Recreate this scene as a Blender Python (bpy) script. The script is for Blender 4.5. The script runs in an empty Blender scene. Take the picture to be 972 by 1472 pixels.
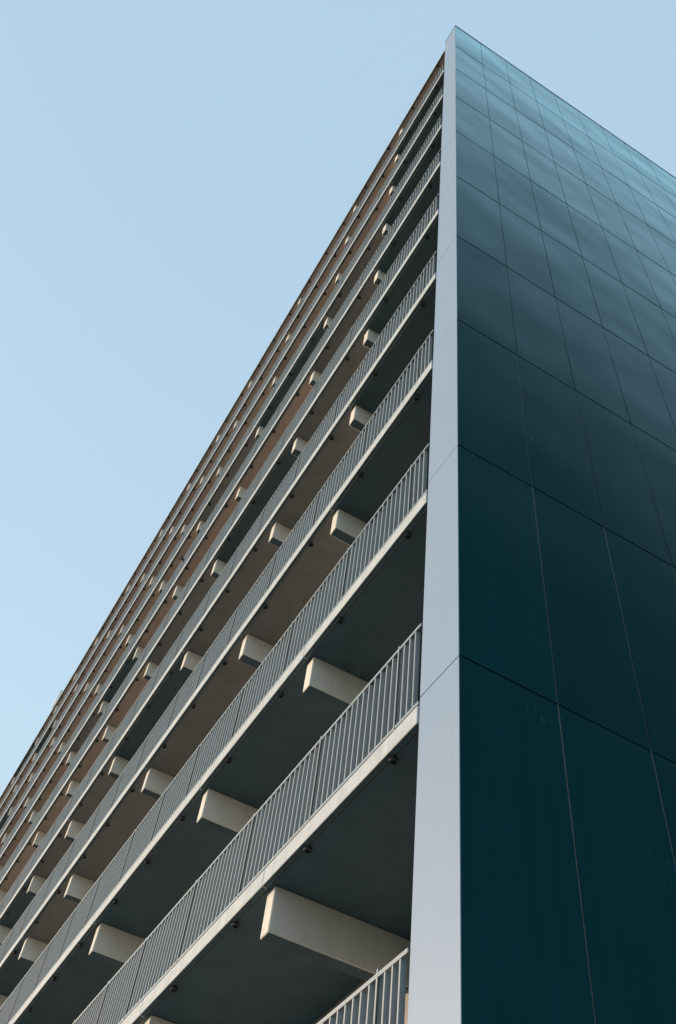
import bpy, bmesh, math, random
from mathutils import Vector, Matrix, noise
R = math.radians
rnd = random.Random(7)
SC = bpy.context.scene
COL = SC.collection

# ------------------------------------------------------------------ camera
CX, CY, CZ = 3.90243, -2.65022, 1.6
YAW, PITCH, ROLL, FPX = 1.13103, 0.94928, 0.12172, 1408.976
fw = Vector((-math.sin(YAW) * math.cos(PITCH), math.cos(YAW) * math.cos(PITCH), math.sin(PITCH)))
rt = Vector((math.cos(YAW), math.sin(YAW), 0))
up = rt.cross(fw)
rt2 = rt * math.cos(ROLL) + up * math.sin(ROLL)
up2 = -rt * math.sin(ROLL) + up * math.cos(ROLL)
cam_data = bpy.data.cameras.new("camera")
cam = bpy.data.objects.new("camera", cam_data)
COL.objects.link(cam)
m = Matrix((rt2, up2, -fw)).transposed().to_4x4()
m.translation = (CX, CY, CZ)
cam.matrix_world = m
cam_data.sensor_fit = 'VERTICAL'
cam_data.sensor_height = 24
cam_data.lens = FPX / 1472 * 24
cam_data.shift_x = -44.292 / 1472
cam_data.shift_y = 5.665 / 1472
cam_data.clip_start = 0.05
cam_data.clip_end = 6000
SC.camera = cam

# ------------------------------------------------------------------ sky, sun, exposure
SUN_AZ, SUN_EL = R(180 + 50), R(12)          # direction towards the sun, measured from +x
sdir = Vector((math.cos(SUN_AZ) * math.cos(SUN_EL), math.sin(SUN_AZ) * math.cos(SUN_EL), math.sin(SUN_EL)))
w = bpy.data.worlds.new("World")
SC.world = w
w.use_nodes = True
nt = w.node_tree
bg = nt.nodes["Background"]
sky = nt.nodes.new("ShaderNodeTexSky")
sky.sky_type = 'NISHITA'
sky.sun_disc = False
sky.sun_elevation = SUN_EL
sky.sun_rotation = math.atan2(sdir.x, sdir.y)
sky.air_density = 1.0
sky.dust_density = 3.0
sky.ozone_density = 1.5
# thin even high haze over the clear sky: the same everywhere
veil = nt.nodes.new("ShaderNodeMix")
veil.data_type = 'RGBA'
veil.inputs[0].default_value = 0.85
wtc = nt.nodes.new("ShaderNodeTexCoord")
wsep = nt.nodes.new("ShaderNodeSeparateXYZ")
nt.links.new(wtc.outputs["Generated"], wsep.inputs[0])
wmr = nt.nodes.new("ShaderNodeMapRange")          # whiter and brighter towards the horizon, all round
wmr.inputs[1].default_value = 0.0
wmr.inputs[2].default_value = 0.95
nt.links.new(wsep.outputs[2], wmr.inputs[0])
wcol = nt.nodes.new("ShaderNodeMix")
wcol.data_type = 'RGBA'
wcol.inputs[6].default_value = (6.8, 7.9, 8.3, 1)
wcol.inputs[7].default_value = (3.38, 4.84, 6.1, 1)
wpw = nt.nodes.new("ShaderNodeMath")
wpw.operation = 'POWER'
wpw.inputs[1].default_value = 0.5
nt.links.new(wmr.outputs[0], wpw.inputs[0])
nt.links.new(wpw.outputs[0], wcol.inputs[0])
nt.links.new(wcol.outputs[2], veil.inputs[7])
nt.links.new(sky.outputs[0], veil.inputs[6])
nt.links.new(veil.outputs[2], bg.inputs[0])
bg.inputs[1].default_value = 0.10
sun_data = bpy.data.lights.new("sun", 'SUN')
sun_data.energy = 2.4
sun_data.angle = R(0.6)
sun_data.color = (1.0, 0.75, 0.51)
sun = bpy.data.objects.new("sun", sun_data)
COL.objects.link(sun)
sun.rotation_euler = (-sdir).to_track_quat('-Z', 'Y').to_euler()
sun.location = (-30, -40, 40)
vs = SC.view_settings
vs.view_transform = 'Standard'
vs.look = 'None'
vs.gamma = 1
vs.use_curve_mapping = False
vs.exposure = 0.6

# ------------------------------------------------------------------ materials
def material(name, color, rough=0.6, metallic=0.0, vary=0.0, tint=None, scale=3.0, bump=0.0, bump_scale=40.0,
             streak=0.0, spec=0.5, rand=0.0):
    """Procedural surface: base colour broken up by noise, rain streaks running down, fine relief."""
    mt = bpy.data.materials.new(name)
    mt.use_nodes = True
    n = mt.node_tree.nodes
    l = mt.node_tree.links
    b = n["Principled BSDF"]
    b.inputs["Roughness"].default_value = rough
    b.inputs["Metallic"].default_value = metallic
    b.inputs["Specular IOR Level"].default_value = spec
    geo = n.new("ShaderNodeNewGeometry")
    tx = n.new("ShaderNodeTexNoise")
    tx.inputs["Scale"].default_value = scale
    tx.inputs["Detail"].default_value = 6
    l.new(geo.outputs["Position"], tx.inputs["Vector"])
    mix = n.new("ShaderNodeMix")
    mix.data_type = 'RGBA'
    t2 = tint or tuple(c * (1 - vary) for c in color)
    mix.inputs[6].default_value = (*color, 1)
    mix.inputs[7].default_value = (*t2, 1)
    ramp = n.new("ShaderNodeMapRange")
    ramp.inputs[1].default_value = 0.35
    ramp.inputs[2].default_value = 0.7
    l.new(tx.outputs[0], ramp.inputs[0])
    l.new(ramp.outputs[0], mix.inputs[0])
    out = mix.outputs[2]
    if streak:
        mp = n.new("ShaderNodeMapping")
        mp.inputs["Scale"].default_value = (9, 9, 0.35)
        l.new(geo.outputs["Position"], mp.inputs[0])
        st = n.new("ShaderNodeTexNoise")
        st.inputs["Scale"].default_value = 2.0
        st.inputs["Detail"].default_value = 5
        l.new(mp.outputs[0], st.inputs["Vector"])
        r2 = n.new("ShaderNodeMapRange")
        r2.inputs[1].default_value = 0.45
        r2.inputs[2].default_value = 0.75
        r2.inputs[4].default_value = streak
        l.new(st.outputs[0], r2.inputs[0])
        mx = n.new("ShaderNodeMix")
        mx.data_type = 'RGBA'
        l.new(r2.outputs[0], mx.inputs[0])
        l.new(out, mx.inputs[6])
        mx.inputs[7].default_value = (*[c * 0.45 for c in color], 1)
        out = mx.outputs[2]
    if rand:
        oi = n.new("ShaderNodeObjectInfo")
        mr = n.new("ShaderNodeMapRange")
        mr.inputs[3].default_value = 1 - rand
        mr.inputs[4].default_value = 1 + rand
        l.new(oi.outputs["Random"], mr.inputs[0])
        hs = n.new("ShaderNodeHueSaturation")
        l.new(mr.outputs[0], hs.inputs["Value"])
        l.new(out, hs.inputs["Color"])
        out = hs.outputs[0]
    l.new(out, b.inputs["Base Color"])
    if bump:
        bt = n.new("ShaderNodeTexNoise")
        bt.inputs["Scale"].default_value = bump_scale
        bt.inputs["Detail"].default_value = 4
        l.new(geo.outputs["Position"], bt.inputs["Vector"])
        bp = n.new("ShaderNodeBump")
        bp.inputs["Strength"].default_value = 1.0
        bp.inputs["Distance"].default_value = bump
        l.new(bt.outputs[0], bp.inputs["Height"])
        l.new(bp.outputs[0], b.inputs["Normal"])
    return mt


def gable_material():
    """Dark teal coated metal cladding with broad softness, faint drips and slightly uneven sheets."""
    mt = bpy.data.materials.new("teal_cladding")
    mt.use_nodes = True
    n = mt.node_tree.nodes
    l = mt.node_tree.links
    b = n["Principled BSDF"]
    b.inputs["Specular IOR Level"].default_value = 0.0
    geo = n.new("ShaderNodeNewGeometry")
    oi = n.new("ShaderNodeObjectInfo")
    # drips: tiny pale dashes stretched along z, gathered in patches
    mp = n.new("ShaderNodeMapping")
    mp.inputs["Scale"].default_value = (40, 40, 7)
    l.new(geo.outputs["Position"], mp.inputs[0])
    dn = n.new("ShaderNodeTexNoise")
    dn.inputs["Scale"].default_value = 1.0
    dn.inputs["Detail"].default_value = 2
    l.new(mp.outputs[0], dn.inputs["Vector"])
    pn = n.new("ShaderNodeTexNoise")
    pn.inputs["Scale"].default_value = 0.9
    l.new(geo.outputs["Position"], pn.inputs["Vector"])
    mul = n.new("ShaderNodeMath")
    mul.operation = 'MULTIPLY'
    l.new(dn.outputs[0], mul.inputs[0])
    l.new(pn.outputs[0], mul.inputs[1])
    dr = n.new("ShaderNodeMapRange")
    dr.inputs[1].default_value = 0.43
    dr.inputs[2].default_value = 0.50
    dr.inputs[4].default_value = 0.16
    l.new(mul.outputs[0], dr.inputs[0])
    bn = n.new("ShaderNodeTexNoise")
    bn.inputs["Scale"].default_value = 1.3
    bn.inputs["Detail"].default_value = 5
    l.new(geo.outputs["Position"], bn.inputs["Vector"])
    base = n.new("ShaderNodeMix")
    base.data_type = 'RGBA'
    base.inputs[6].default_value = (0.001, 0.027, 0.035, 1)
    base.inputs[7].default_value = (0.002, 0.033, 0.042, 1)
    l.new(bn.outputs[0], base.inputs[0])
    mr = n.new("ShaderNodeMapRange")
    mr.inputs[3].default_value = 0.86
    mr.inputs[4].default_value = 1.15
    l.new(oi.outputs["Random"], mr.inputs[0])
    # faint rain streaks running down the sheets
    sp_ = n.new("ShaderNodeMapping")
    sp_.inputs["Scale"].default_value = (11, 11, 0.22)
    l.new(geo.outputs["Position"], sp_.inputs[0])
    sn = n.new("ShaderNodeTexNoise")
    sn.inputs["Scale"].default_value = 1.0
    sn.inputs["Detail"].default_value = 6
    l.new(sp_.outputs[0], sn.inputs["Vector"])
    sr = n.new("ShaderNodeMapRange")
    sr.inputs[1].default_value = 0.3
    sr.inputs[2].default_value = 0.7
    sr.inputs[3].default_value = 0.92
    sr.inputs[4].default_value = 1.08
    l.new(sn.outputs[0], sr.inputs[0])
    mm = n.new("ShaderNodeMath")
    mm.operation = 'MULTIPLY'
    l.new(mr.outputs[0], mm.inputs[0])
    l.new(sr.outputs[0], mm.inputs[1])
    hs = n.new("ShaderNodeHueSaturation")
    l.new(mm.outputs[0], hs.inputs["Value"])
    l.new(base.outputs[2], hs.inputs["Color"])
    mx = n.new("ShaderNodeMix")
    mx.data_type = 'RGBA'
    l.new(dr.outputs[0], mx.inputs[0])
    l.new(hs.outputs[0], mx.inputs[6])
    mx.inputs[7].default_value = (0.22, 0.28, 0.30, 1)
    l.new(mx.outputs[2], b.inputs["Base Color"])
    rr = n.new("ShaderNodeMapRange")
    rr.inputs[3].default_value = 0.20
    rr.inputs[4].default_value = 0.30
    l.new(bn.outputs[0], rr.inputs[0])
    wv = n.new("ShaderNodeTexNoise")
    wv.inputs["Scale"].default_value = 0.28
    wv.inputs["Detail"].default_value = 2
    l.new(geo.outputs["Position"], wv.inputs["Vector"])
    bp = n.new("ShaderNodeBump")
    bp.inputs["Strength"].default_value = 1.0
    bp.inputs["Distance"].default_value = 0.075
    l.new(wv.outputs[0], bp.inputs["Height"])
    l.new(bp.outputs[0], b.inputs["Normal"])
    # glossy lacquer that mirrors the sky at grazing angles
    gl = n.new("ShaderNodeBsdfGlossy")
    gl.inputs["Color"].default_value = (0.74, 0.95, 0.965, 1)
    l.new(rr.outputs[0], gl.inputs["Roughness"])
    l.new(bp.outputs[0], gl.inputs["Normal"])
    lw = n.new("ShaderNodeLayerWeight")
    lw.inputs[0].default_value = 0.5
    l.new(bp.outputs[0], lw.inputs["Normal"])
    pw = n.new("ShaderNodeMath")
    pw.operation = 'POWER'
    pw.inputs[1].default_value = 9.6
    l.new(lw.outputs["Facing"], pw.inputs[0])
    sc = n.new("ShaderNodeMath")
    sc.operation = 'MULTIPLY_ADD'
    sc.use_clamp = True
    sc.inputs[1].default_value = 2.4
    sc.inputs[2].default_value = 0.004
    l.new(pw.outputs[0], sc.inputs[0])
    ms = n.new("ShaderNodeMixShader")
    l.new(sc.outputs[0], ms.inputs[0])
    l.new(b.outputs[0], ms.inputs[1])
    l.new(gl.outputs[0], ms.inputs[2])
    l.new(ms.outputs[0], n["Material Output"].inputs[0])
    return mt


M = {}
M['teal'] = gable_material()
M['joint'] = material("dark_joint", (0.012, 0.02, 0.024), 0.8)
M['gasket'] = material("grey_rubber", (0.05, 0.06, 0.065), 0.8)
M['sealant'] = material("grey_joint_sealant", (0.075, 0.095, 0.10), 0.9, vary=0.4, scale=6)
M['coping'] = material("coping_metal", (0.02, 0.055, 0.07), 0.4, 0.3)
M['pillar'] = material("pale_blue_cladding", (0.255, 0.345, 0.475), 0.45, tint=(0.27, 0.352, 0.46), scale=0.7, streak=0.09, rand=0.02)
M['fascia'] = material("pale_concrete_edge", (0.53, 0.575, 0.605), 0.75, vary=0.14, scale=7, bump=0.002, bump_scale=60, streak=0.28, rand=0.03)
M['bracket'] = material("cream_concrete", (0.75, 0.72, 0.65), 0.8, vary=0.09, scale=9, bump=0.003, bump_scale=80, streak=0.10, rand=0.05)
M['rail'] = material("pale_grey_paint", (0.31, 0.352, 0.378), 0.45, vary=0.08, scale=5)
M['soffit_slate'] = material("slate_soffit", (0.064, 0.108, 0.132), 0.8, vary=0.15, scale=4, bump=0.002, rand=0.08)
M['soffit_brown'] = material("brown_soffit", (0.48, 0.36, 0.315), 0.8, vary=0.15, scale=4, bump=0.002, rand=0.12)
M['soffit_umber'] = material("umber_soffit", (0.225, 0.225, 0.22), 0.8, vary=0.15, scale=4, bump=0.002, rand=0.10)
M['wall'] = material("rendered_wall", (0.40, 0.365, 0.325), 0.8, vary=0.15, scale=4)
M['floor'] = material("gallery_floor", (0.62, 0.60, 0.57), 0.85, vary=0.3, scale=3)
M['iron'] = material("dark_iron", (0.035, 0.04, 0.045), 0.6, 0.2)
M['roof'] = material("roof_gravel", (0.25, 0.24, 0.23), 0.9, vary=0.3, scale=12)
M['white'] = material("white_paint", (0.75, 0.77, 0.78), 0.5)
M['bird'] = material("dark_feathers", (0.025, 0.022, 0.02), 0.7, vary=0.3, scale=30)
M['ground'] = material("ground_soil_and_grass", (0.10, 0.10, 0.065), 0.95, vary=0.35, tint=(0.055, 0.075, 0.03), scale=0.05)
M['paving'] = material("paving_slabs", (0.26, 0.255, 0.245), 0.85, vary=0.25, scale=2.5, bump=0.004)

# ------------------------------------------------------------------ helpers
def box(bm, x0, x1, y0, y1, z0, z1, bev=0.0, edges=None):
    v = [bm.verts.new((x, y, z)) for x in (x0, x1) for y in (y0, y1) for z in (z0, z1)]
    fs = [(0, 1, 3, 2), (4, 6, 7, 5), (0, 4, 5, 1), (2, 3, 7, 6), (0, 2, 6, 4), (1, 5, 7, 3)]
    faces = [bm.faces.new([v[i] for i in f]) for f in fs]
    if bev:
        es = {e for f in faces for e in f.edges}
        bmesh.ops.bevel(bm, geom=list(es), offset=bev, segments=1, affect='EDGES')
    return v


def mesh(name, bm, mat):
    me = bpy.data.meshes.new(name)
    bmesh.ops.recalc_face_normals(bm, faces=bm.faces)
    bm.to_mesh(me)
    bm.free()
    me.materials.append(mat)
    return me


def link(name, me, parent=None, loc=(0, 0, 0), kind=None, label=None, mat=None):
    o = bpy.data.objects.new(name, me)
    COL.objects.link(o)
    o.location = loc
    if parent:
        o.parent = parent
    if kind:
        o["kind"] = kind
    if label:
        o["label"] = label
    return o


def box_mesh(name, dims, mat, bev=0.0):
    bm = bmesh.new()
    box(bm, *dims, bev)
    return mesh(name, bm, mat)


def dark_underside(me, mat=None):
    """Put shade into the colour of the undersides: the dark soffit tone (or a given material)."""
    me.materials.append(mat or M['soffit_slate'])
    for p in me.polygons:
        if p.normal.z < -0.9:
            p.material_index = 1  # downward faces get their shade as a darker colour
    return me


def thing(name, label, cat, loc=(0, 0, 0)):
    o = bpy.data.objects.new(name, None)
    COL.objects.link(o)
    o.location = loc
    o["label"] = label
    o["category"] = cat
    return o

# ------------------------------------------------------------------ dimensions of the block (metres)
ZJ, H = 6.5973, 2.8                 # lowest cladding joint above the first gallery, cladding pitch
H2 = 2.7224                         # gallery pitch
PW = 0.8467                         # cladding panel width on the gable
WP = 0.504                          # width of the pale corner pillar
TOP = 31.98
FT0, FB0, RT0 = ZJ - 0.0788, ZJ - 0.2443, ZJ + 0.8018   # slab top, slab bottom, rail top at the first gallery
YF = -0.013                         # plane of the slab edges
DEPTH = 1.40                        # gallery depth
ROOF_B, ROOF_T = 30.80, 30.92
BR = [-2.82, -5.42, -8.90, -12.40, -14.90, -17.35, -19.85, -23.10, -26.50, -28.95, -31.40, -33.85, -37.20, -40.60]
BW = 0.147
XEND = -43.2
NGY = 14                            # cladding columns on the gable
YEND = NGY * PW
cen = [b - BW / 2 for b in BR]
bay_edges = [-WP - 0.004] + cen + [XEND]

building = thing("apartment_building",
                 "tall gallery apartment block with a dark teal panelled gable and long rows of pale balconies", "building")

# body behind the galleries (back wall of every gallery, roof deck, far walls)
bm = bmesh.new()
box(bm, XEND, -WP - 0.002, DEPTH + 0.01, YEND - 0.1, 0.0, ROOF_T - 0.002)
link("back_wall", mesh("back_wall", bm, M['wall']), building)
bm = bmesh.new()
box(bm, XEND, XEND + 0.02 - 0.3, 0.0, DEPTH, 0, ROOF_B - 0.01)
link("end_wall", mesh("end_wall", bm, M['wall']), building)

# ------------------------------------------------------------------ gable wall with its cladding
gable = link("gable_wall", box_mesh("gable_wall", (-WP + 0.03, -0.03, 0.03, YEND, 0, TOP - 0.02), M['joint']), building)
zj = [0.0, ZJ - 2 * H] + [ZJ + H * k for k in range(-1, 9)] + [TOP]
G = 0.010
cache = {}
for r in range(len(zj) - 1):
    hgt = round(zj[r + 1] - zj[r], 3)
    if hgt not in cache:
        bm = bmesh.new()
        box(bm, -0.028, 0.0, G / 2, PW - G / 2, 0.003, hgt - 0.003, 0.0025)
        for v in bm.verts:                      # lapped sheets: each stands a little proud at its foot
            if v.co.x > -0.02:
                v.co.x += 0.005 * (1 - v.co.z / hgt)
        cache[hgt] = dark_underside(mesh("cladding_panel", bm, M['teal']), M['coping'])
    for c in range(NGY):
        o = link("cladding_panel", cache[hgt], gable, (0, c * PW, zj[r]))
        o.rotation_euler = (0, R(rnd.uniform(-0.02, 0.02)), R(rnd.uniform(-0.03, 0.03)))
strip_me = box_mesh("joint_strip", (-0.02, -0.0015, -G / 2 - 0.001, G / 2 + 0.001, 0.0, TOP - 0.01), M['sealant'])
for c in range(1, NGY):
    link("joint_strip", strip_me, gable, (0, c * PW, 0))
link("coping", box_mesh("coping", (-WP - 0.004, 0.012, -0.008, YEND + 0.01, TOP, TOP + 0.035), M['coping'], 0.004), building)

# pale corner pillar
pillar = link("corner_pillar", box_mesh("corner_pillar", (-WP + 0.005, -0.034, 0.027, 0.2, 0, TOP - 0.02), M['joint']), building)
cache = {}
for r in range(len(zj) - 1):
    hgt = round(zj[r + 1] - zj[r], 3)
    if hgt not in cache:
        bm = bmesh.new()
        box(bm, -WP, -0.006, 0.0, 0.024, 0.004, hgt - 0.004, 0.002)
        cache[hgt] = mesh("pillar_panel", bm, M['pillar'])
    link("pillar_panel", cache[hgt], pillar, (0, rnd.uniform(0, 0.0015), zj[r]))
# inner cheek of the pillar, towards the galleries
link("pillar_cheek", box_mesh("pillar_cheek", (-WP + 0.0035, -WP + 0.02, 0.2, DEPTH, 0, ROOF_B), M['coping']), building)

# ------------------------------------------------------------------ galleries
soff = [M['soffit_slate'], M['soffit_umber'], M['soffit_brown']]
fcache, scache = {}, {}
def bay_mesh(kind, x0, x1, hz):
    key = (kind, round(x1 - x0, 3), round(hz, 3))
    d = fcache
    if key not in d:
        bm = bmesh.new()
        if kind == 'fascia':
            box(bm, -(x1 - x0) + 0.004, -0.003, YF, YF + 0.052, 0.0, hz, 0.004)
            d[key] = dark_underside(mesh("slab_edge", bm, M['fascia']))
        else:
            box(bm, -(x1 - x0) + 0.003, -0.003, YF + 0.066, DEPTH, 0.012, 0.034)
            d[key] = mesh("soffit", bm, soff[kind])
    return d[key]

bm = bmesh.new()
box(bm, -BW, 0, 0.078, DEPTH, -0.407, 0.0095, 0.008)
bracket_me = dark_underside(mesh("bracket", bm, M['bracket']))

levels = list(range(0, 11))          # 1..9 galleries above the first row in view, 0 below it, 10 = roof
for k in levels:
    roof = k == 10
    fb = ROOF_B if roof else FB0 + H2 * (k - 1)
    ft = ROOF_T if roof else FT0 + H2 * (k - 1)
    slab = link("roof_slab" if roof else "gallery_slab",
                box_mesh("slab", (XEND, -WP - 0.004, YF + 0.0535, DEPTH + 0.006, 0.036, ft - fb - 0.004), M['floor']), building, (0, 0, fb))
    for i in range(len(bay_edges) - 1):
        x1, x0 = bay_edges[i], bay_edges[i + 1]
        link("slab_edge", bay_mesh('fascia', x0, x1, ft - fb), slab, (x1, 0, 0))
        # soffit tone varies by bay; warm bounced light is painted in as brown, higher and further along
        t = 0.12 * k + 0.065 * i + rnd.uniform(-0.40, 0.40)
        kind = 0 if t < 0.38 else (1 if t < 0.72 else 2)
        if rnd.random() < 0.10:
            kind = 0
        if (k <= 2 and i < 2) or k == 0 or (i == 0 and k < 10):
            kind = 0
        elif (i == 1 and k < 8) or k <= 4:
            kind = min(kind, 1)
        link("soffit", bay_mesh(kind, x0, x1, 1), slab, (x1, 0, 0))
    for b in BR:
        link("bracket", bracket_me, slab, (b, 0, 0))

# ------------------------------------------------------------------ railings
posts = [-0.84]
for i, b in enumerate(BR):
    right, left = b + 0.69, b - 0.61
    if i == 0:
        posts += [-2.13]
    else:
        gap = posts[-1] - right
        nsub = 1 if gap < 1.6 else 2
        for s in range(1, nsub + 1):
            posts.append(posts[-1] - gap / nsub if s < nsub else right)
    posts.append(left)
posts = [p for p in posts if p > XEND]
spans = [(-WP - 0.006, posts[0])] + [(posts[i], posts[i + 1]) for i in range(len(posts) - 1)]
PITCH_B = 0.0930
BAR_W, BAR_D = 0.015, 0.040
HR = RT0 - FT0                        # rail height over the slab
YR = YF + 0.004
def frame_bm(bm, L, first):
    box(bm, -L + 0.010, -0.002, YR - 0.003, YR + 0.006, HR - 0.028, HR)            # top rail
    box(bm, -L + 0.010, -0.002, YR, YR + 0.030, 0.018, 0.046)                      # bottom rail
    box(bm, -L - 0.008, -L + 0.008, YR - 0.004, YR + 0.052, 0.004, HR + 0.022)     # post
def bar_xs(L):
    n = max(2, round(L / PITCH_B))
    return [-L * j / n for j in range(1, n)]
bar_me = box_mesh("baluster", (-BAR_W / 2, BAR_W / 2, YR, YR + BAR_D, 0.044, HR - 0.024), M['rail'])
allp = []
for k in range(0, 10):
    z = FT0 + H2 * (k - 1)
    for (xr, xl) in spans:
        c = Vector(((xr + xl) / 2, 0, z + 0.4))
        allp.append(((c - Vector((CX, CY, CZ))).length, k, xr, xl, z))
# which of them the picture shows at all: rank by distance, those beyond the left edge last
def in_frame(x, z):
    d = Vector((x, 0, z)) - Vector((CX, CY, CZ))
    dz = d.dot(fw)
    if dz <= 0:
        return False
    u = 486 + 44.3 + FPX * d.dot(rt2) / dz
    v = 736 + 5.7 - FPX * d.dot(up2) / dz
    return -40 < u < 1000 and -40 < v < 1500
allp.sort(key=lambda a: (not (in_frame(a[2], a[4]) or in_frame(a[3], a[4] + 0.9)), a[0]))
pcache, bcache, gcache = {}, {}, {}
nbars = 0
rest = bmesh.new()
for idx, (dist, k, xr, xl, z) in enumerate(allp):
    L = round(xr - xl, 4)
    if idx < 298:
        if L not in pcache:
            bm = bmesh.new()
            frame_bm(bm, L, False)
            pcache[L] = mesh("railing_panel", bm, M['rail'])
            bm = bmesh.new()
            for x in bar_xs(L):
                box(bm, x - BAR_W / 2, x + BAR_W / 2, YR, YR + BAR_D, 0.044, HR - 0.024)
            bcache[L] = mesh("balusters", bm, M['rail'])
            gcache[L] = box_mesh("joint_gasket", (-L + 0.0082, -L + 0.0125, YR - 0.0005, YR + 0.009, 0.05, HR - 0.03), M['gasket'])
        p = link("railing_panel", pcache[L], building, (xr, 0, z))
        link("joint_gasket", gcache[L], p)
        xs = bar_xs(L)
        if nbars + len(xs) <= 300:
            for x in xs:
                link("baluster", bar_me, p, (x, 0, 0))
            nbars += len(xs)
        else:
            link("balusters", bcache[L], p, kind="stuff")
    else:
        off = len(rest.verts)
        frame_bm(rest, L, False)
        for x in bar_xs(L):
            box(rest, x - BAR_W / 2, x + BAR_W / 2, YR, YR + BAR_D, 0.044, HR - 0.024)
        rest.verts.ensure_lookup_table()
        for v in rest.verts[off:]:
            v.co += Vector((xr, 0, z))
link("far_railing", mesh("far_railing", rest, M['rail']), building, kind="stuff")

# ------------------------------------------------------------------ little drain spouts under the slab edges
def spout_bm(bm, ox=0, oy=0, oz=0):
    n = 10
    rings = [(0.022, 0.012), (0.022, -0.010), (0.036, -0.010), (0.036, -0.026), (0.022, -0.026), (0.020, -0.008)]
    rows = [[bm.verts.new((ox + r * math.cos(2 * math.pi * i / n), oy + r * math.sin(2 * math.pi * i / n), oz + zz)) for i in range(n)] for r, zz in rings]
    for a, b in zip(rows, rows[1:]):
        for i in range(n):
            bm.faces.new((a[i], a[(i + 1) % n], b[(i + 1) % n], b[i]))
    bm.faces.new(rows[-1])
    bm.faces.new(rows[0])
bm = bmesh.new()
spout_bm(bm)
spout_me = mesh("drain_spout", bm, M['iron'])
sp = []
for k in levels:
    fb = ROOF_B if k == 10 else FB0 + H2 * (k - 1)
    for p in posts:
        sp.append((not in_frame(p, fb), (Vector((p, 0, fb)) - Vector((CX, CY, CZ))).length, p - 0.09, fb))
sp.sort()
rest = bmesh.new()
for i, (_, d, x, z) in enumerate(sp):
    if i < 298:
        link("drain_spout", spout_me, building, (x, YF + 0.070, z + 0.002))
    else:
        spout_bm(rest, x, YF + 0.070, z + 0.002)
link("far_drain_spouts", mesh("far_drain_spouts", rest, M['iron']), building, kind="stuff")

# ------------------------------------------------------------------ roof antenna, bird
MX, MH = -35.0, 3.5
mast = thing("antenna_mast", "small white antenna panels on a mast at the roof edge far along the block", "antenna", (MX, 0.32, ROOF_T))
bm = bmesh.new()
bmesh.ops.create_cone(bm, segments=10, radius1=0.05, radius2=0.04, depth=MH, cap_ends=True, matrix=Matrix.Translation((0, 0, MH / 2)))
link("pole", mesh("pole", bm, M['white']), mast)
bm = bmesh.new()
box(bm, -0.13, 0.13, -0.06, 0.06, 0, 0.75, 0.03)
pme = mesh("antenna_panel", bm, M['white'])
for dx, dz in ((-0.24, 0.0), (0.26, -0.12)):
    link("antenna_panel", pme, mast, (dx, -0.08, MH - 0.6 + dz))
    link("arm", box_mesh("arm", (min(0, dx), max(0, dx), -0.02, 0.02, -0.025, 0.025), M['white']), mast, (0, 0, MH - 0.3 + dz))

def make_bird(loc, rz):
    bm = bmesh.new()
    # body as rings along +x (beak) to -x (tail)
    prof = [(0.075, 0.002, 0.006), (0.062, 0.010, 0.006), (0.048, 0.016, 0.004), (0.02, 0.021, 0.0), (-0.02, 0.019, 0.0), (-0.05, 0.011, 0.003), (-0.10, 0.012, 0.004), (-0.125, 0.018, 0.004)]
    n = 8
    rows = []
    for i, (x, r, z0) in enumerate(prof):
        flat = 0.25 if i >= 6 else 0.9
        rows.append([bm.verts.new((x, r * math.cos(2 * math.pi * j / n), z0 + r * flat * math.sin(2 * math.pi * j / n))) for j in range(n)])
    for a, b in zip(rows, rows[1:]):
        for j in range(n):
            bm.faces.new((a[j], a[(j + 1) % n], b[(j + 1) % n], b[j]))
    bm.faces.new(rows[0])
    bm.faces.new(rows[-1])
    body = link("bird", mesh("bird", bm, M['bird']), None, loc)
    body["label"] = "small dark bird gliding with spread wings in front of the balconies"
    body["category"] = "bird"
    body.rotation_euler = (R(10), 0, rz)
    for s in (1, -1):
        bm = bmesh.new()
        pts = [(0.03, 0.012, 0.008, 0.05), (0.045, 0.06, 0.028, 0.052), (0.03, 0.10, 0.026, 0.04), (0.0, 0.14, 0.016, 0.022), (-0.035, 0.175, 0.006, 0.006)]
        rows = []
        for (x, y, z, c) in pts:
            rows.append([bm.verts.new((x, s * y, z)), bm.verts.new((x - c * 0.4, s * y, z + 0.006)), bm.verts.new((x - c, s * y, z)), bm.verts.new((x - c * 0.4, s * y, z - 0.003))])
        for a, b in zip(rows, rows[1:]):
            for j in range(4):
                bm.faces.new((a[j], a[(j + 1) % 4], b[(j + 1) % 4], b[j]))
        bm.faces.new(rows[0])
        bm.faces.new(rows[-1])
        link("wing", mesh("wing", bm, M['bird']), body)
make_bird((-9.82, -0.45, 17.83), R(60))
bpy.data.objects['bird'].scale = (0.75, 0.75, 0.75)

# ------------------------------------------------------------------ ground
bm = bmesh.new()
box(bm, -2500, 2500, -2500, 2500, -0.6, -0.02)
link("ground", mesh("ground", bm, M['ground']), kind="structure")
bm = bmesh.new()
box(bm, -60, 14, -9, -0.03, -0.3, 0.0)
box(bm, 0.02, 14, -0.03, 30, -0.3, 0.0)
link("pavement", mesh("pavement", bm, M['paving']), kind="structure")
